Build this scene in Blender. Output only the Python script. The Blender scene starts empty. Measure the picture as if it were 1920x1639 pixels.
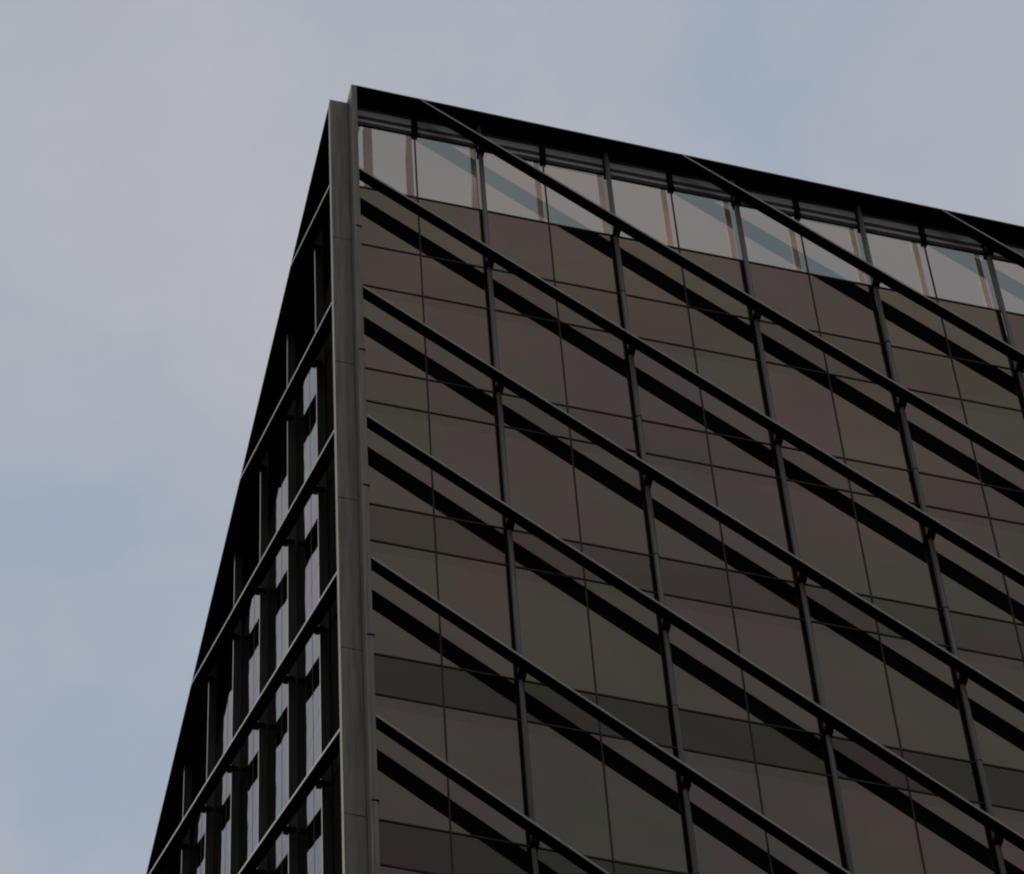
import bpy, bmesh, math, random
from mathutils import Vector, Matrix
random.seed(7)
S = bpy.context.scene
COL = S.collection
H = 89.2                       # height of the office roof-deck line above the street

# ------------------------------------------------------------------ camera
cam_d = bpy.data.cameras.new('camera')
cam = bpy.data.objects.new('camera', cam_d); COL.objects.link(cam); S.camera = cam
cam_d.sensor_fit = 'HORIZONTAL'; cam_d.sensor_width = 36.0
cam_d.lens = 9868.6 / 1920 * 36.0
cam_d.clip_start = 0.5; cam_d.clip_end = 4000
R = Matrix(((0.97274974, -0.18281533, -0.14260607), (-0.22862548, -0.8586427, -0.45876257), (-0.03857883, 0.47886456, -0.87704071)))
cam.matrix_world = Matrix.Translation((-10.13188678, -41.28524885, -87.61635793 + H)) @ R.to_4x4()

# ------------------------------------------------------------------ world + sun
SUN_EL, SUN_AZ = 34.0, -46.0        # azimuth from +Y towards +X
W = bpy.data.worlds.new('World'); S.world = W; W.use_nodes = True
nt = W.node_tree; nt.nodes.clear(); N = nt.nodes; L = nt.links
out = N.new('ShaderNodeOutputWorld'); bg = N.new('ShaderNodeBackground'); bg.inputs[1].default_value = 0.1
sky = N.new('ShaderNodeTexSky'); sky.sky_type = 'NISHITA'; sky.sun_disc = False
sky.sun_elevation = math.radians(SUN_EL); sky.sun_rotation = math.radians(SUN_AZ)
tc = N.new('ShaderNodeTexCoord')
def wnoise(scale, detail, rough, loc, dist=0.0):
    mp = N.new('ShaderNodeMapping'); mp.inputs['Location'].default_value = loc
    L.new(tc.outputs['Generated'], mp.inputs['Vector'])
    n = N.new('ShaderNodeTexNoise'); n.inputs['Scale'].default_value = scale
    n.inputs['Detail'].default_value = detail; n.inputs['Roughness'].default_value = rough
    n.inputs['Distortion'].default_value = dist
    L.new(mp.outputs[0], n.inputs['Vector']); return n
n1 = wnoise(11.0, 7.0, 0.52, (-1.44548404887813, 0.24961357747779322, -1.1560732931249191), 0.4)
r1 = N.new('ShaderNodeValToRGB'); L.new(n1.outputs['Fac'], r1.inputs[0])
r1.color_ramp.elements[0].position = 0.27; r1.color_ramp.elements[1].position = 0.62
n2 = wnoise(26.0, 6.0, 0.55, (1.7, 0.4, 0.9), 0.3)
r2 = N.new('ShaderNodeValToRGB'); L.new(n2.outputs['Fac'], r2.inputs[0])
r2.color_ramp.elements[0].position = 0.35; r2.color_ramp.elements[1].position = 0.68
r2.color_ramp.elements[0].color = (4.28, 4.42, 4.86, 1); r2.color_ramp.elements[1].color = (4.72, 4.74, 5.14, 1)
blue = N.new('ShaderNodeMixRGB'); blue.inputs[0].default_value = 0.12     # thin high cloud over blue
blue.inputs[1].default_value = (3.55, 4.28, 5.25, 1); L.new(sky.outputs[0], blue.inputs[2])
mixc = N.new('ShaderNodeMixRGB'); L.new(r1.outputs[0], mixc.inputs[0])
L.new(blue.outputs[0], mixc.inputs[1]); L.new(r2.outputs[0], mixc.inputs[2])
L.new(mixc.outputs[0], bg.inputs[0]); L.new(bg.outputs[0], out.inputs[0])

sd = bpy.data.lights.new('sun', 'SUN'); sd.energy = 1.5; sd.angle = math.radians(12); sd.color = (1.0, 0.95, 0.87)
sun = bpy.data.objects.new('sun', sd); COL.objects.link(sun)
az, el = math.radians(SUN_AZ), math.radians(SUN_EL)
sv = Vector((math.sin(az) * math.cos(el), math.cos(az) * math.cos(el), math.sin(el)))
sun.rotation_euler = sv.to_track_quat('Z', 'Y').to_euler(); sun.location = (-30, 30, 140)
S.view_settings.view_transform = 'Standard'; S.view_settings.look = 'None'
S.cycles.filter_width = 2.1
S.view_settings.exposure = 0.0; S.view_settings.gamma = 1.0

# ------------------------------------------------------------------ materials
def new_mat(name):
    m = bpy.data.materials.new(name); m.use_nodes = True
    return m, m.node_tree, m.node_tree.nodes['Principled BSDF']
def metal(name, col, rough=0.45, var=0.25, metallic=0.0, streak=True, spec=0.4, sx=6):
    m, t, p = new_mat(name)
    p.inputs['Roughness'].default_value = rough; p.inputs['Metallic'].default_value = metallic
    p.inputs['Specular IOR Level'].default_value = spec
    c = t.nodes.new('ShaderNodeTexCoord'); mp = t.nodes.new('ShaderNodeMapping')
    mp.inputs['Scale'].default_value = (sx, sx, 0.35) if streak else (2, 2, 2)
    t.links.new(c.outputs['Object'], mp.inputs[0])
    n = t.nodes.new('ShaderNodeTexNoise'); n.inputs['Scale'].default_value = 1.6; n.inputs['Detail'].default_value = 6
    t.links.new(mp.outputs[0], n.inputs['Vector'])
    r = t.nodes.new('ShaderNodeValToRGB'); t.links.new(n.outputs['Fac'], r.inputs[0])
    r.color_ramp.elements[0].position = 0.3; r.color_ramp.elements[1].position = 0.72
    r.color_ramp.elements[0].color = [v * (1 - var) for v in col] + [1]
    r.color_ramp.elements[1].color = [min(1, v * (1 + var)) for v in col] + [1]
    t.links.new(r.outputs[0], p.inputs['Base Color'])
    b = t.nodes.new('ShaderNodeBump'); b.inputs['Strength'].default_value = 0.08; b.inputs['Distance'].default_value = 0.01
    t.links.new(n.outputs['Fac'], b.inputs['Height']); t.links.new(b.outputs[0], p.inputs['Normal'])
    return m
def glass(name, tint, base=0.003, ior=1.9, rough=0.012, wave=0.13):
    """dark coated facade glass: almost black body under a tinted mirror coating, slightly uneven"""
    m = bpy.data.materials.new(name); m.use_nodes = True; t = m.node_tree; t.nodes.clear()
    o = t.nodes.new('ShaderNodeOutputMaterial'); mx = t.nodes.new('ShaderNodeMixShader')
    df = t.nodes.new('ShaderNodeBsdfDiffuse'); df.inputs[0].default_value = (base * 1.06, base, base * 0.9, 1)
    gs = t.nodes.new('ShaderNodeBsdfGlossy'); gs.inputs['Roughness'].default_value = rough
    fr = t.nodes.new('ShaderNodeFresnel'); fr.inputs[0].default_value = ior
    c = t.nodes.new('ShaderNodeTexCoord')
    n = t.nodes.new('ShaderNodeTexNoise'); n.inputs['Scale'].default_value = 0.42; n.inputs['Detail'].default_value = 5
    n.inputs['Roughness'].default_value = 0.6; n.inputs['Distortion'].default_value = 0.6
    t.links.new(c.outputs['Object'], n.inputs['Vector'])
    r = t.nodes.new('ShaderNodeValToRGB'); t.links.new(n.outputs['Fac'], r.inputs[0])
    r.color_ramp.elements[0].position = 0.3; r.color_ramp.elements[1].position = 0.7
    r.color_ramp.elements[0].color = [0.90, 0.90, 0.90, 1]; r.color_ramp.elements[1].color = [1.0, 1.0, 1.0, 1]
    h = t.nodes.new('ShaderNodeTexNoise'); h.inputs['Scale'].default_value = 0.33; h.inputs['Detail'].default_value = 3
    h.inputs['Distortion'].default_value = 1.0; t.links.new(c.outputs['Object'], h.inputs['Vector'])
    hr = t.nodes.new('ShaderNodeValToRGB'); t.links.new(h.outputs['Fac'], hr.inputs[0])
    hr.color_ramp.elements[0].position = 0.40; hr.color_ramp.elements[1].position = 0.60      # coating drifts from mauve to olive
    hr.color_ramp.elements[0].color = [min(1, tint[0] * 1.04), tint[1] * 0.96, tint[2] * 1.02, 1]
    hr.color_ramp.elements[1].color = [tint[0] * 0.96, tint[1] * 1.02, tint[2] * 0.94, 1]
    ml = t.nodes.new('ShaderNodeMixRGB'); ml.blend_type = 'MULTIPLY'; ml.inputs[0].default_value = 1
    t.links.new(r.outputs[0], ml.inputs[1]); t.links.new(hr.outputs[0], ml.inputs[2]); t.links.new(ml.outputs[0], gs.inputs[0])
    w = t.nodes.new('ShaderNodeTexNoise'); w.inputs['Scale'].default_value = 0.9; w.inputs['Detail'].default_value = 1
    t.links.new(c.outputs['Object'], w.inputs['Vector'])
    b = t.nodes.new('ShaderNodeBump'); b.inputs['Strength'].default_value = wave; b.inputs['Distance'].default_value = 0.012
    t.links.new(w.outputs['Fac'], b.inputs['Height']); t.links.new(b.outputs[0], gs.inputs['Normal'])
    t.links.new(fr.outputs[0], mx.inputs[0]); t.links.new(df.outputs[0], mx.inputs[1]); t.links.new(gs.outputs[0], mx.inputs[2])
    t.links.new(mx.outputs[0], o.inputs[0])
    return m
TINTS = {'mauve': (0.93, 0.70, 0.57), 'brown': (0.98, 0.76, 0.56), 'olive': (0.88, 0.725, 0.53), 'grey': (0.89, 0.715, 0.55)}
GL = {k: glass('glass_' + k, [c * 0.90 for c in v]) for k, v in TINTS.items()}
GLB = {k: glass('glass_blind_' + k, v, base=0.006) for k, v in TINTS.items()}
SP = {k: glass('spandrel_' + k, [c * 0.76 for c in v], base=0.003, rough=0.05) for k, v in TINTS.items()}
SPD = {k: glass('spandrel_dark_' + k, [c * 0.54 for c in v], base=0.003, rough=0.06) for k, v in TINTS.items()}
GSIDE = glass('side_glass', (1.0, 0.93, 0.90), ior=6.5, rough=0.008, wave=0.25)
GSPAN = glass('side_spandrel', (0.97, 0.90, 0.87), ior=6.0, rough=0.02, wave=0.25)
M_FIN_SHADE = metal('fin_shaded_metal', (0.004, 0.0037, 0.0034), 0.75, 0.2, streak=False, spec=0.0)  # shade of the fin undersides put into a near-black colour
M_LIT_EDGE = metal('lit_edge_metal', (0.25, 0.222, 0.180), 0.5, 0.12, streak=False)  # light on the outer edges put into a paler colour
M_BOARD = metal('soffit_board_paint', (0.27, 0.245, 0.24), 0.6, 0.1, streak=False)
M_TUBE = metal('tube_metal', (0.062, 0.050, 0.036), 0.42, 0.2)
M_PANEL = metal('corner_panel_metal', (0.168, 0.142, 0.100), 0.6, 0.32, spec=0.2, sx=10)
M_CORNER = metal('corner_fin_metal', (0.155, 0.126, 0.092), 0.55, 0.35, spec=0.2, sx=12)
M_DARK = metal('dark_metal', (0.007, 0.0066, 0.006), 0.8, 0.2, streak=False, spec=0.0)
M_ROOF = metal('roof_metal', (0.008, 0.0085, 0.007), 0.7, 0.2, streak=False, spec=0.0)
M_FRAME = metal('frame_metal', (0.050, 0.038, 0.031), 0.7, 0.2, streak=False, spec=0.05)
M_SIDEPOST_SHADE = metal('side_post_shaded_metal', (0.035, 0.033, 0.028), 0.7, 0.3, spec=0.05)  # shade on the side posts put into a darker colour than the tubes
M_POST = metal('inner_post_paint', (0.82, 0.84, 0.85), 0.6, 0.1, streak=False)
M_CORE = metal('core_concrete', (0.12, 0.118, 0.11), 0.8, 0.2, streak=False)
# see-through glass of the screen under the roof edge
M_CLEAR = bpy.data.materials.new('screen_glass'); M_CLEAR.use_nodes = True
t = M_CLEAR.node_tree; t.nodes.clear()
o_ = t.nodes.new('ShaderNodeOutputMaterial'); mx = t.nodes.new('ShaderNodeMixShader')
tr = t.nodes.new('ShaderNodeBsdfTransparent'); tr.inputs[0].default_value = (0.335, 0.362, 0.330, 1)
gl = t.nodes.new('ShaderNodeBsdfGlossy'); gl.inputs['Roughness'].default_value = 0.01; gl.inputs[0].default_value = (1.0, 0.66, 0.52, 1)
fr = t.nodes.new('ShaderNodeFresnel'); fr.inputs[0].default_value = 2.15
t.links.new(fr.outputs[0], mx.inputs[0]); t.links.new(tr.outputs[0], mx.inputs[1]); t.links.new(gl.outputs[0], mx.inputs[2])
t.links.new(mx.outputs[0], o_.inputs[0])
M_CLEARB = bpy.data.materials.new('screen_glass_rear'); M_CLEARB.use_nodes = True
t = M_CLEARB.node_tree; t.nodes.clear()
o_ = t.nodes.new('ShaderNodeOutputMaterial'); tr = t.nodes.new('ShaderNodeBsdfTransparent'); t.links.new(tr.outputs[0], o_.inputs[0])

# ------------------------------------------------------------------ mesh helpers
class MB:
    def __init__(s): s.bm = bmesh.new()
    def box(s, x0, x1, y0, y1, z0, z1, mi=0):
        vs = [s.bm.verts.new((x, y, z)) for z in (z0, z1) for y in (y0, y1) for x in (x0, x1)]
        for q in ((0, 2, 3, 1), (4, 5, 7, 6), (0, 1, 5, 4), (2, 6, 7, 3), (0, 4, 6, 2), (1, 3, 7, 5)):
            f = s.bm.faces.new([vs[i] for i in q]); f.material_index = mi
        return s
    def sweep(s, sections, cap=True, smooth=False):
        """join closed cross-sections (equal point counts) into one solid"""
        rings = [[s.bm.verts.new(p) for p in sec] for sec in sections]; n = len(rings[0])
        for a, b in zip(rings, rings[1:]):
            for i in range(n):
                f = s.bm.faces.new((a[i], a[(i + 1) % n], b[(i + 1) % n], b[i])); f.smooth = smooth
        if cap: s.bm.faces.new(rings[0][::-1]); s.bm.faces.new(rings[-1])
        return s
    def tube(s, x, y, z0, z1, r, n=20):
        def ring(z, rr): return [(x + rr * math.cos(2 * math.pi * i / n), y + rr * math.sin(2 * math.pi * i / n), z) for i in range(n)]
        return s.sweep([ring(z0, r), ring(z1, r)], smooth=True)
    def build(s, name, mats, parent, bevel=0):
        bmesh.ops.recalc_face_normals(s.bm, faces=s.bm.faces)
        me = bpy.data.meshes.new(name); s.bm.to_mesh(me); s.bm.free()
        for m in (mats if isinstance(mats, (list, tuple)) else [mats]): me.materials.append(m)
        o = bpy.data.objects.new(name, me); COL.objects.link(o); o.parent = parent
        if bevel:
            b = o.modifiers.new('bevel', 'BEVEL'); b.width = bevel; b.segments = 2; b.limit_method = 'ANGLE'
        return o

# ------------------------------------------------------------------ the office tower (one thing)
T = bpy.data.objects.new('office_tower', None); COL.objects.link(T)
T.location = (0, 0, 0)
T['label'] = 'dark glass office tower corner with slanting metal fins across both faces'
T['category'] = 'building'

XG = 0.026                     # glass plane of the side face (x) ; front glass plane is y = 0
FL = 4.8                       # storey height
BAY = 2.5
NX, NY = 7, 10                 # bays built in detail on the front and on the side face
XE, YE = NX * BAY, 2.56 + NY * BAY
ZB = H - 33.6                  # the detailed facade goes down to here
TB = [0.0, -2.377, -4.005, -7.17, -8.365, -11.955, -13.17, -16.76, -17.97, -21.56, -22.77, -26.36, -27.57, -31.16, -32.37]
FIN0 = -0.12                   # fins: z at the corner, dropping 4.8 m in two bays
SLX, SLY = -0.955, 0.975
def roof_x(x): return 3.545 - 0.0344 * x
def roof_y(y): return 3.61 - 0.0180 * y

# ---- structural core and plain lower storeys (below what the photograph shows)
MB().box(XG + 0.35, XE + 8, 0.35, YE + 1, 0, H - 0.30).build('core', M_CORE, T)
lw = MB()
lw.box(XG + 0.012, XE + 8, 0.012, YE + 1, 0, ZB)
lw.build('lower_facade', GL['grey'], T)
lb = MB(); k = 0
z = ZB - 1.2
while z > 4:
    lb.box(XG - 0.01, XE + 8, -0.012, 0.0, z, z + 0.08); lb.box(XG - 0.012, XG, 0.0, YE + 1, z, z + 0.08); z -= FL
for k in range(0, 15):
    lb.box(k * 1.25 + 1.2, k * 1.25 + 1.24, -0.016, 0.0, 0, ZB)
lb.build('lower_frame', M_FRAME, T)

# ---- windows, front face: one per bay and storey, its panes are sub-parts
def pick(i, j):
    """coating of one pane by where it sits (it is a property of each pane)"""
    rnd = random.random()
    if j <= 0: return 'brown' if rnd < 0.8 else 'mauve'
    if j <= 1: return 'mauve' if rnd < 0.6 else ('brown' if rnd < 0.8 else 'grey')
    if j <= 2: return 'mauve' if rnd < 0.5 else 'grey'
    return ('grey', 'olive', 'grey', 'olive', 'olive', 'mauve')[int(rnd * 5.6)]
G = 0.013                      # half width of the joint covers
storeys = [(0, 1, 2)] + [(2 * i, 2 * i + 1, 2 * i + 2) for i in range(1, 7)]
for bi in range(NX):
    x0 = 0.03 if bi == 0 else bi * BAY; x1 = (bi + 1) * BAY; xm = (bi + 0.5) * BAY
    for si in range(7):
        za, zb_, zc = [TB[2 * si], TB[2 * si + 1], TB[2 * si + 2]]
        # frame: transoms at the storey's two lines, centre joint and joint behind the tube
        f = MB()
        f.box(x0, x1, -0.012, 0.02, H + zb_ - 0.021, H + zb_ + 0.021)
        f.box(x0, x1, -0.012, 0.02, H + zc - 0.021, H + zc + 0.021)
        f.box(xm - G, xm + G, -0.0145, 0.02, H + zc + 0.021, H + zb_ - 0.021)
        f.box(xm - G, xm + G, -0.0145, 0.02, H + zb_ + 0.021, H + za - 0.030)
        w = f.build('window', M_FRAME, T)
        for (a, b) in ((x0 + 0.004, xm - 0.004), (xm + 0.004, x1 - 0.004)):
            c = pick(bi, si)
            # tall vision pane with the ceiling strip above the drawn blind
            top = za - 0.01; head = za - (0.36 if si else 0.0)
            v = MB()
            v.box(a, b, 0.0, 0.012, H + zb_ + 0.01, H + head, 1)
            if si: v.box(a, b, 0.0, 0.012, H + head, H + top, 0)
            v.build('pane', [GL[c], GLB[c]], w)
            sp = MB(); sp.box(a, b, 0.0, 0.012, H + zc + 0.01, H + zb_ - 0.01)
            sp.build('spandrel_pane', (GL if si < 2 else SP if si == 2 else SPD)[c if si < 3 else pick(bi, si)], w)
# ---- see-through screen under the roof edge
for bi in range(NX):
    x0 = 0.03 if bi == 0 else bi * BAY; x1 = (bi + 1) * BAY; xm = (bi + 0.5) * BAY
    zt = roof_x(xm) - 0.07
    f = MB()
    f.box(x0, x1, -0.012, 0.02, H - 0.030, H + 0.022)
    f.box(xm - G, xm + G, -0.0145, 0.02, H + 0.022, H + zt - 0.74)
    f.box(x1 - G, x1 + G, -0.0145, 0.02, H + 0.022, H + zt - 0.74)
    f.box(x0, x1, -0.012, 0.03, H + zt - 0.74, H + zt - 0.63)
    f.box(x0, x1, 0.0, 0.03, H + zt - 0.51, H + zt - 0.37)
    f.box(x0, x1, -0.022, 0.03, H + zt - 0.11, H + zt + 0.01)
    w = f.build('screen_window', M_FRAME, T)
    for (a, b) in ((x0 + 0.004, xm - 0.004), (xm + 0.004, x1 - 0.004)):
        v = MB(); v.box(a, b, 0.0, 0.010, H + 0.01, H + zt - 0.72, 1)
        o = v.build('clear_pane', [M_CLEAR, M_CLEARB], w)
        for pol in o.data.polygons:
            if pol.normal.y < -0.5: pol.material_index = 0
        v = MB(); v.box(a, b, -0.02, 0.010, H + zt - 0.36, H + zt - 0.12); v.box(a, b, -0.02, 0.010, H + zt - 0.62, H + zt - 0.52)
        v.build('head_board', M_BOARD, w)
    # posts standing behind the glass
    for px in ((0.43,) if bi == 0 else ()) + (xm, x1):
        p = MB(); p.box(px - 0.075, px + (0.08 if px == 0.43 else 0.035), 0.34, 0.46, H - 0.3, H + zt - 0.02)
        p.build('screen_post', M_POST, T, 0.006)

# ---- roof canopy: thin slab standing out over the fins, on brackets
m = MB()
def cs_x(x): z = H + roof_x(x); return [(x, -0.398, z), (x, -0.398, z - 0.05), (x, 0.11, z - 0.05), (x, 0.11, z)]
m.sweep([cs_x(0.05), cs_x(XE + 8)])
roof = m.build('roof_canopy', M_ROOF, T)
e = MB()
e.sweep([[(x, -0.407, H + roof_x(x) + 0.008), (x, -0.407, H + roof_x(x) - 0.016), (x, -0.35, H + roof_x(x) + 0.002), (x, -0.35, H + roof_x(x) + 0.008)] for x in (0.05, XE + 8)])
e.build('edge_trim', M_LIT_EDGE, roof)
m = MB()
def cs_y(y): z = H + roof_y(y); return [(XG - 0.398, y, z), (XG - 0.398, y, z - 0.05), (0.30, y, z - 0.07), (0.30, y, z)]
m.sweep([cs_y(0.06), cs_y(YE + 1)])
m.build('roof_canopy', M_ROOF, T)
for k in range(1, NX * 2 + 1):
    x = k * 1.25; zz = H + roof_x(x) - 0.055
    b = MB(); b.box(x - 0.055, x + 0.055, -0.06, 0.035, zz - 0.86, zz - 0.005)
    b.build('canopy_bracket', M_DARK, T)
# ---- tubes in front of the front glass
RT = 0.047
for k in range(1, NX + 1):
    x = k * BAY - 0.005
    tb = MB(); tb.tube(x, -0.11, ZB, H + roof_x(x) - 0.06, RT)
    o = tb.build('tube', M_TUBE, T)
    j = 0; z = -2.5
    while z > -33:
        r = MB(); r.tube(x, -0.11, H + z - 0.02, H + z + 0.02, RT + 0.008); r.build('joint_ring', M_TUBE, o); z -= FL
# ---- tubes of the side face
for k in range(0, NY + 1):
    y = 2.56 + k * BAY
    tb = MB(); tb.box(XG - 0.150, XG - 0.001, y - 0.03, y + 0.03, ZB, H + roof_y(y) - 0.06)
    o = tb.build('side_post', M_SIDEPOST_SHADE, T)
    e = MB(); e.box(XG - 0.158, XG - 0.150, y - 0.024, y + 0.024, ZB, H + roof_y(y) - 0.06); e.build('lit_edge_strip', M_LIT_EDGE, o)  # pale strip stands in for light on the post's outer face
joints_z = [-2.5 - 4.8 * i for i in range(7)]
# ---- windows of the side face: louvred top storey, glass below
for k in range(0, 9):
    ya = 0.05 if k == 0 else 2.56 + (k - 1) * BAY; yb = 2.56 + k * BAY
    lv = MB(); zt = roof_y(yb) - 0.08; z = 0.16
    lv.box(XG + 0.06, XG + 0.08, ya, yb, H + 0.10, H + zt)
    while z < zt - 0.1:
        lv.sweep([[(XG + 0.0, y, H + z - 0.05), (XG + 0.055, y, H + z + 0.03), (XG + 0.055, y, H + z + 0.075), (XG + 0.0, y, H + z - 0.035)] for y in (ya + 0.01, yb - 0.01)]); z += 0.16
    lv.build('louvre_panel', M_DARK, T)
    if k == 0:      # closed, black first bay beside the corner
        for a, b in zip([0.1] + joints_z, joints_z):
            q = MB(); q.box(XG, XG + 0.02, ya, yb, H + b + 0.01, H + a - 0.01); q.build('blind_panel', M_DARK, T)
        continue
    for si in range(7):
        za, zb_, zc = [TB[2 * si], TB[2 * si + 1], TB[2 * si + 2]]
        if si == 0: za = 0.10
        if si and k > 7: continue
        f = MB()
        ym = (ya + yb) / 2
        f.box(XG - 0.003, XG + 0.02, ym - 0.006, ym + 0.006, H + zc, H + za)
        w = f.build('window', M_FRAME, T)
        v = MB(); v.box(XG, XG + 0.012, ya + 0.004, yb - 0.004, H + zb_ + 0.01, H + za - 0.01); v.build('pane', GSIDE, w)
        v = MB(); v.box(XG, XG + 0.012, ya + 0.004, yb - 0.004, H + zc + 0.01, H + zb_ - 0.01); v.build('spandrel_pane', GSPAN, w)
# rest of the side wall, beyond the last window the picture shows
v = MB(); v.box(XG, XG + 0.012, 2.56 + 8 * BAY, YE + 1, ZB, H + 0.09); v.box(XG, XG + 0.012, 2.56 + 7 * BAY, 2.56 + 8 * BAY, ZB, H - 4.02)
v.build('rear_facade', GSIDE, T)

# ---- slanting fins
FO, FI, FT, FD = 0.403, 0.158, 0.062, 0.11      # outer face, inner edge, face height, rise of the soffit inwards
def edge_x(x, z): return [(x, -FO - 0.008, z + 0.003), (x, -FO - 0.008, z - FT), (x, -FO, z - FT), (x, -FO, z + 0.003)]  # pale strip over the fin's outer face, painting the light on it
def edge_y(y, z): return [(XG - FO - 0.008, y, z + 0.003), (XG - FO - 0.008, y, z - FT), (XG - FO, y, z - FT), (XG - FO, y, z + 0.003)]
def fin_x(x, z): return [(x, -FO, z), (x, -FO, z - FT), (x, -FI, z - FT + FD), (x, -FI, z + 0.075)]
def fin_y(y, z): return [(XG - FO, y, z), (XG - FO, y, z - FT), (XG - FI, y, z - FT + FD), (XG - FI, y, z + 0.075)]
for z0 in (14.22, 9.48, 4.74, 0.0, -4.79, -9.58, -14.36, -19.19, -24.0, -28.8):
    xs = 0.058
    if z0 > roof_x(0): xs = (z0 - 3.545) / (-SLX - 0.0344)
    if xs > XE - 1: continue
    xe = min(XE, (z0 + 33.2) / -SLX) if z0 - 33 < 0 else XE
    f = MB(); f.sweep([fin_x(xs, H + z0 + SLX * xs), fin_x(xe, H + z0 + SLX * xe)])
    o = f.build('front_fin', M_FIN_SHADE, T)
    e = MB(); e.sweep([edge_x(xs, H + z0 + SLX * xs), edge_x(xe, H + z0 + SLX * xe)]); e.build('lit_edge_strip', M_LIT_EDGE, o)
    for k in range(1, NX + 1):
        x = k * BAY - 0.005
        if x < xs + 0.2 or x > xe: continue
        zz = H + z0 + SLX * x
        b = MB(); b.box(x - 0.06, x + 0.06, -0.24, -0.03, zz - 0.24, zz - 0.085); b.build('bracket', M_DARK, o, 0.006)
        b = MB(); zs = zz + SLX * 0.13
        b.box(x + 0.10, x + 0.15, -0.39, -0.20, zs - 0.02, zs + 0.045); b.build('splice', M_DARK, o)
for z0 in (0.0, -4.75, -9.49, -14.28, -19.07, -23.87, -28.67):
    ye = min(YE, (3.56 - z0) / (SLY + 0.0180))
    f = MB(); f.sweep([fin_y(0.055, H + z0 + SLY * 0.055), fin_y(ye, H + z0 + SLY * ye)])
    o = f.build('side_fin', M_FIN_SHADE, T)
    e = MB(); e.sweep([edge_y(0.055, H + z0 + SLY * 0.055), edge_y(ye, H + z0 + SLY * ye)]); e.build('lit_edge_strip', M_LIT_EDGE, o)
    for k in range(0, NY):
        y = 2.56 + k * BAY
        if y > ye - 0.2: continue
        zz = H + z0 + SLY * y
        b = MB(); b.box(XG - 0.24, XG - 0.03, y - 0.05, y + 0.05, zz - 0.22, zz - 0.085); b.build('bracket', M_DARK, o, 0.006)
# lowest fins that start from below the built storeys on the side face
for i in range(7, 12):
    z0 = -4.8 * i + 0.13
    ys = (-33.2 - z0) / SLY
    f = MB(); f.sweep([fin_y(ys, H + z0 + SLY * ys), fin_y(YE, H + z0 + SLY * YE)]); o = f.build('side_fin', M_FIN_SHADE, T)
    e = MB(); e.sweep([edge_y(ys, H + z0 + SLY * ys), edge_y(YE, H + z0 + SLY * YE)]); e.build('lit_edge_strip', M_LIT_EDGE, o)

# ---- corner: flat cover panels (one per storey) and the end fin
zt = 3.36
joints = [zt] + [-2.5 - 4.8 * i for i in range(7)]
for a, b in zip(joints, joints[1:]):
    p = MB(); p.box(-0.405, -0.058, -0.10, 0.05, H + b + 0.008, H + a - 0.008)
    p.build('corner_panel', M_PANEL, T, 0.006)
    q = MB(); q.box(-0.395, -0.058, -0.092, 0.04, H + b - 0.008, H + b + 0.008); q.build('panel_joint', M_DARK, T)
for a, b in zip([3.56] + joints[1:-1], joints[1:]):
    p = MB(); p.box(-0.055, 0.055, -0.412, 0.03, H + b + 0.004, H + a - 0.004)
    o = p.build('corner_fin', M_CORNER, T, 0.02)
    q = MB(); q.box(-0.04, 0.068, -0.420, -0.30, H + b - 0.012, H + b + 0.02); q.build('clip', M_DARK, o)

# ------------------------------------------------------------------ ground and street
def sheet(name, x0, x1, y0, y1, z, mat):
    me = bpy.data.meshes.new(name); me.from_pydata([(x0, y0, z), (x1, y0, z), (x1, y1, z), (x0, y1, z)], [], [(0, 1, 2, 3)])
    me.materials.append(mat); o = bpy.data.objects.new(name, me); COL.objects.link(o); o['kind'] = 'structure'; return o
M_ASPH = metal('asphalt', (0.045, 0.045, 0.046), 0.9, 0.3, streak=False, spec=0.1)
M_GRND = metal('ground_surface', (0.05, 0.048, 0.043), 0.95, 0.3, streak=False, spec=0.1)
sheet('ground', -1500, 1500, -1500, 1500, -0.13, M_GRND)
sheet('road', -1500, 1500, -52, -36, -0.126, M_ASPH)
pv = MB(); pv.box(-300, 300, -36, -0.5, -0.12, 0.0)
o = pv.build('pavement', metal('paving', (0.12, 0.115, 0.105), 0.85, 0.2, streak=False, spec=0.2), None); o['kind'] = 'structure'
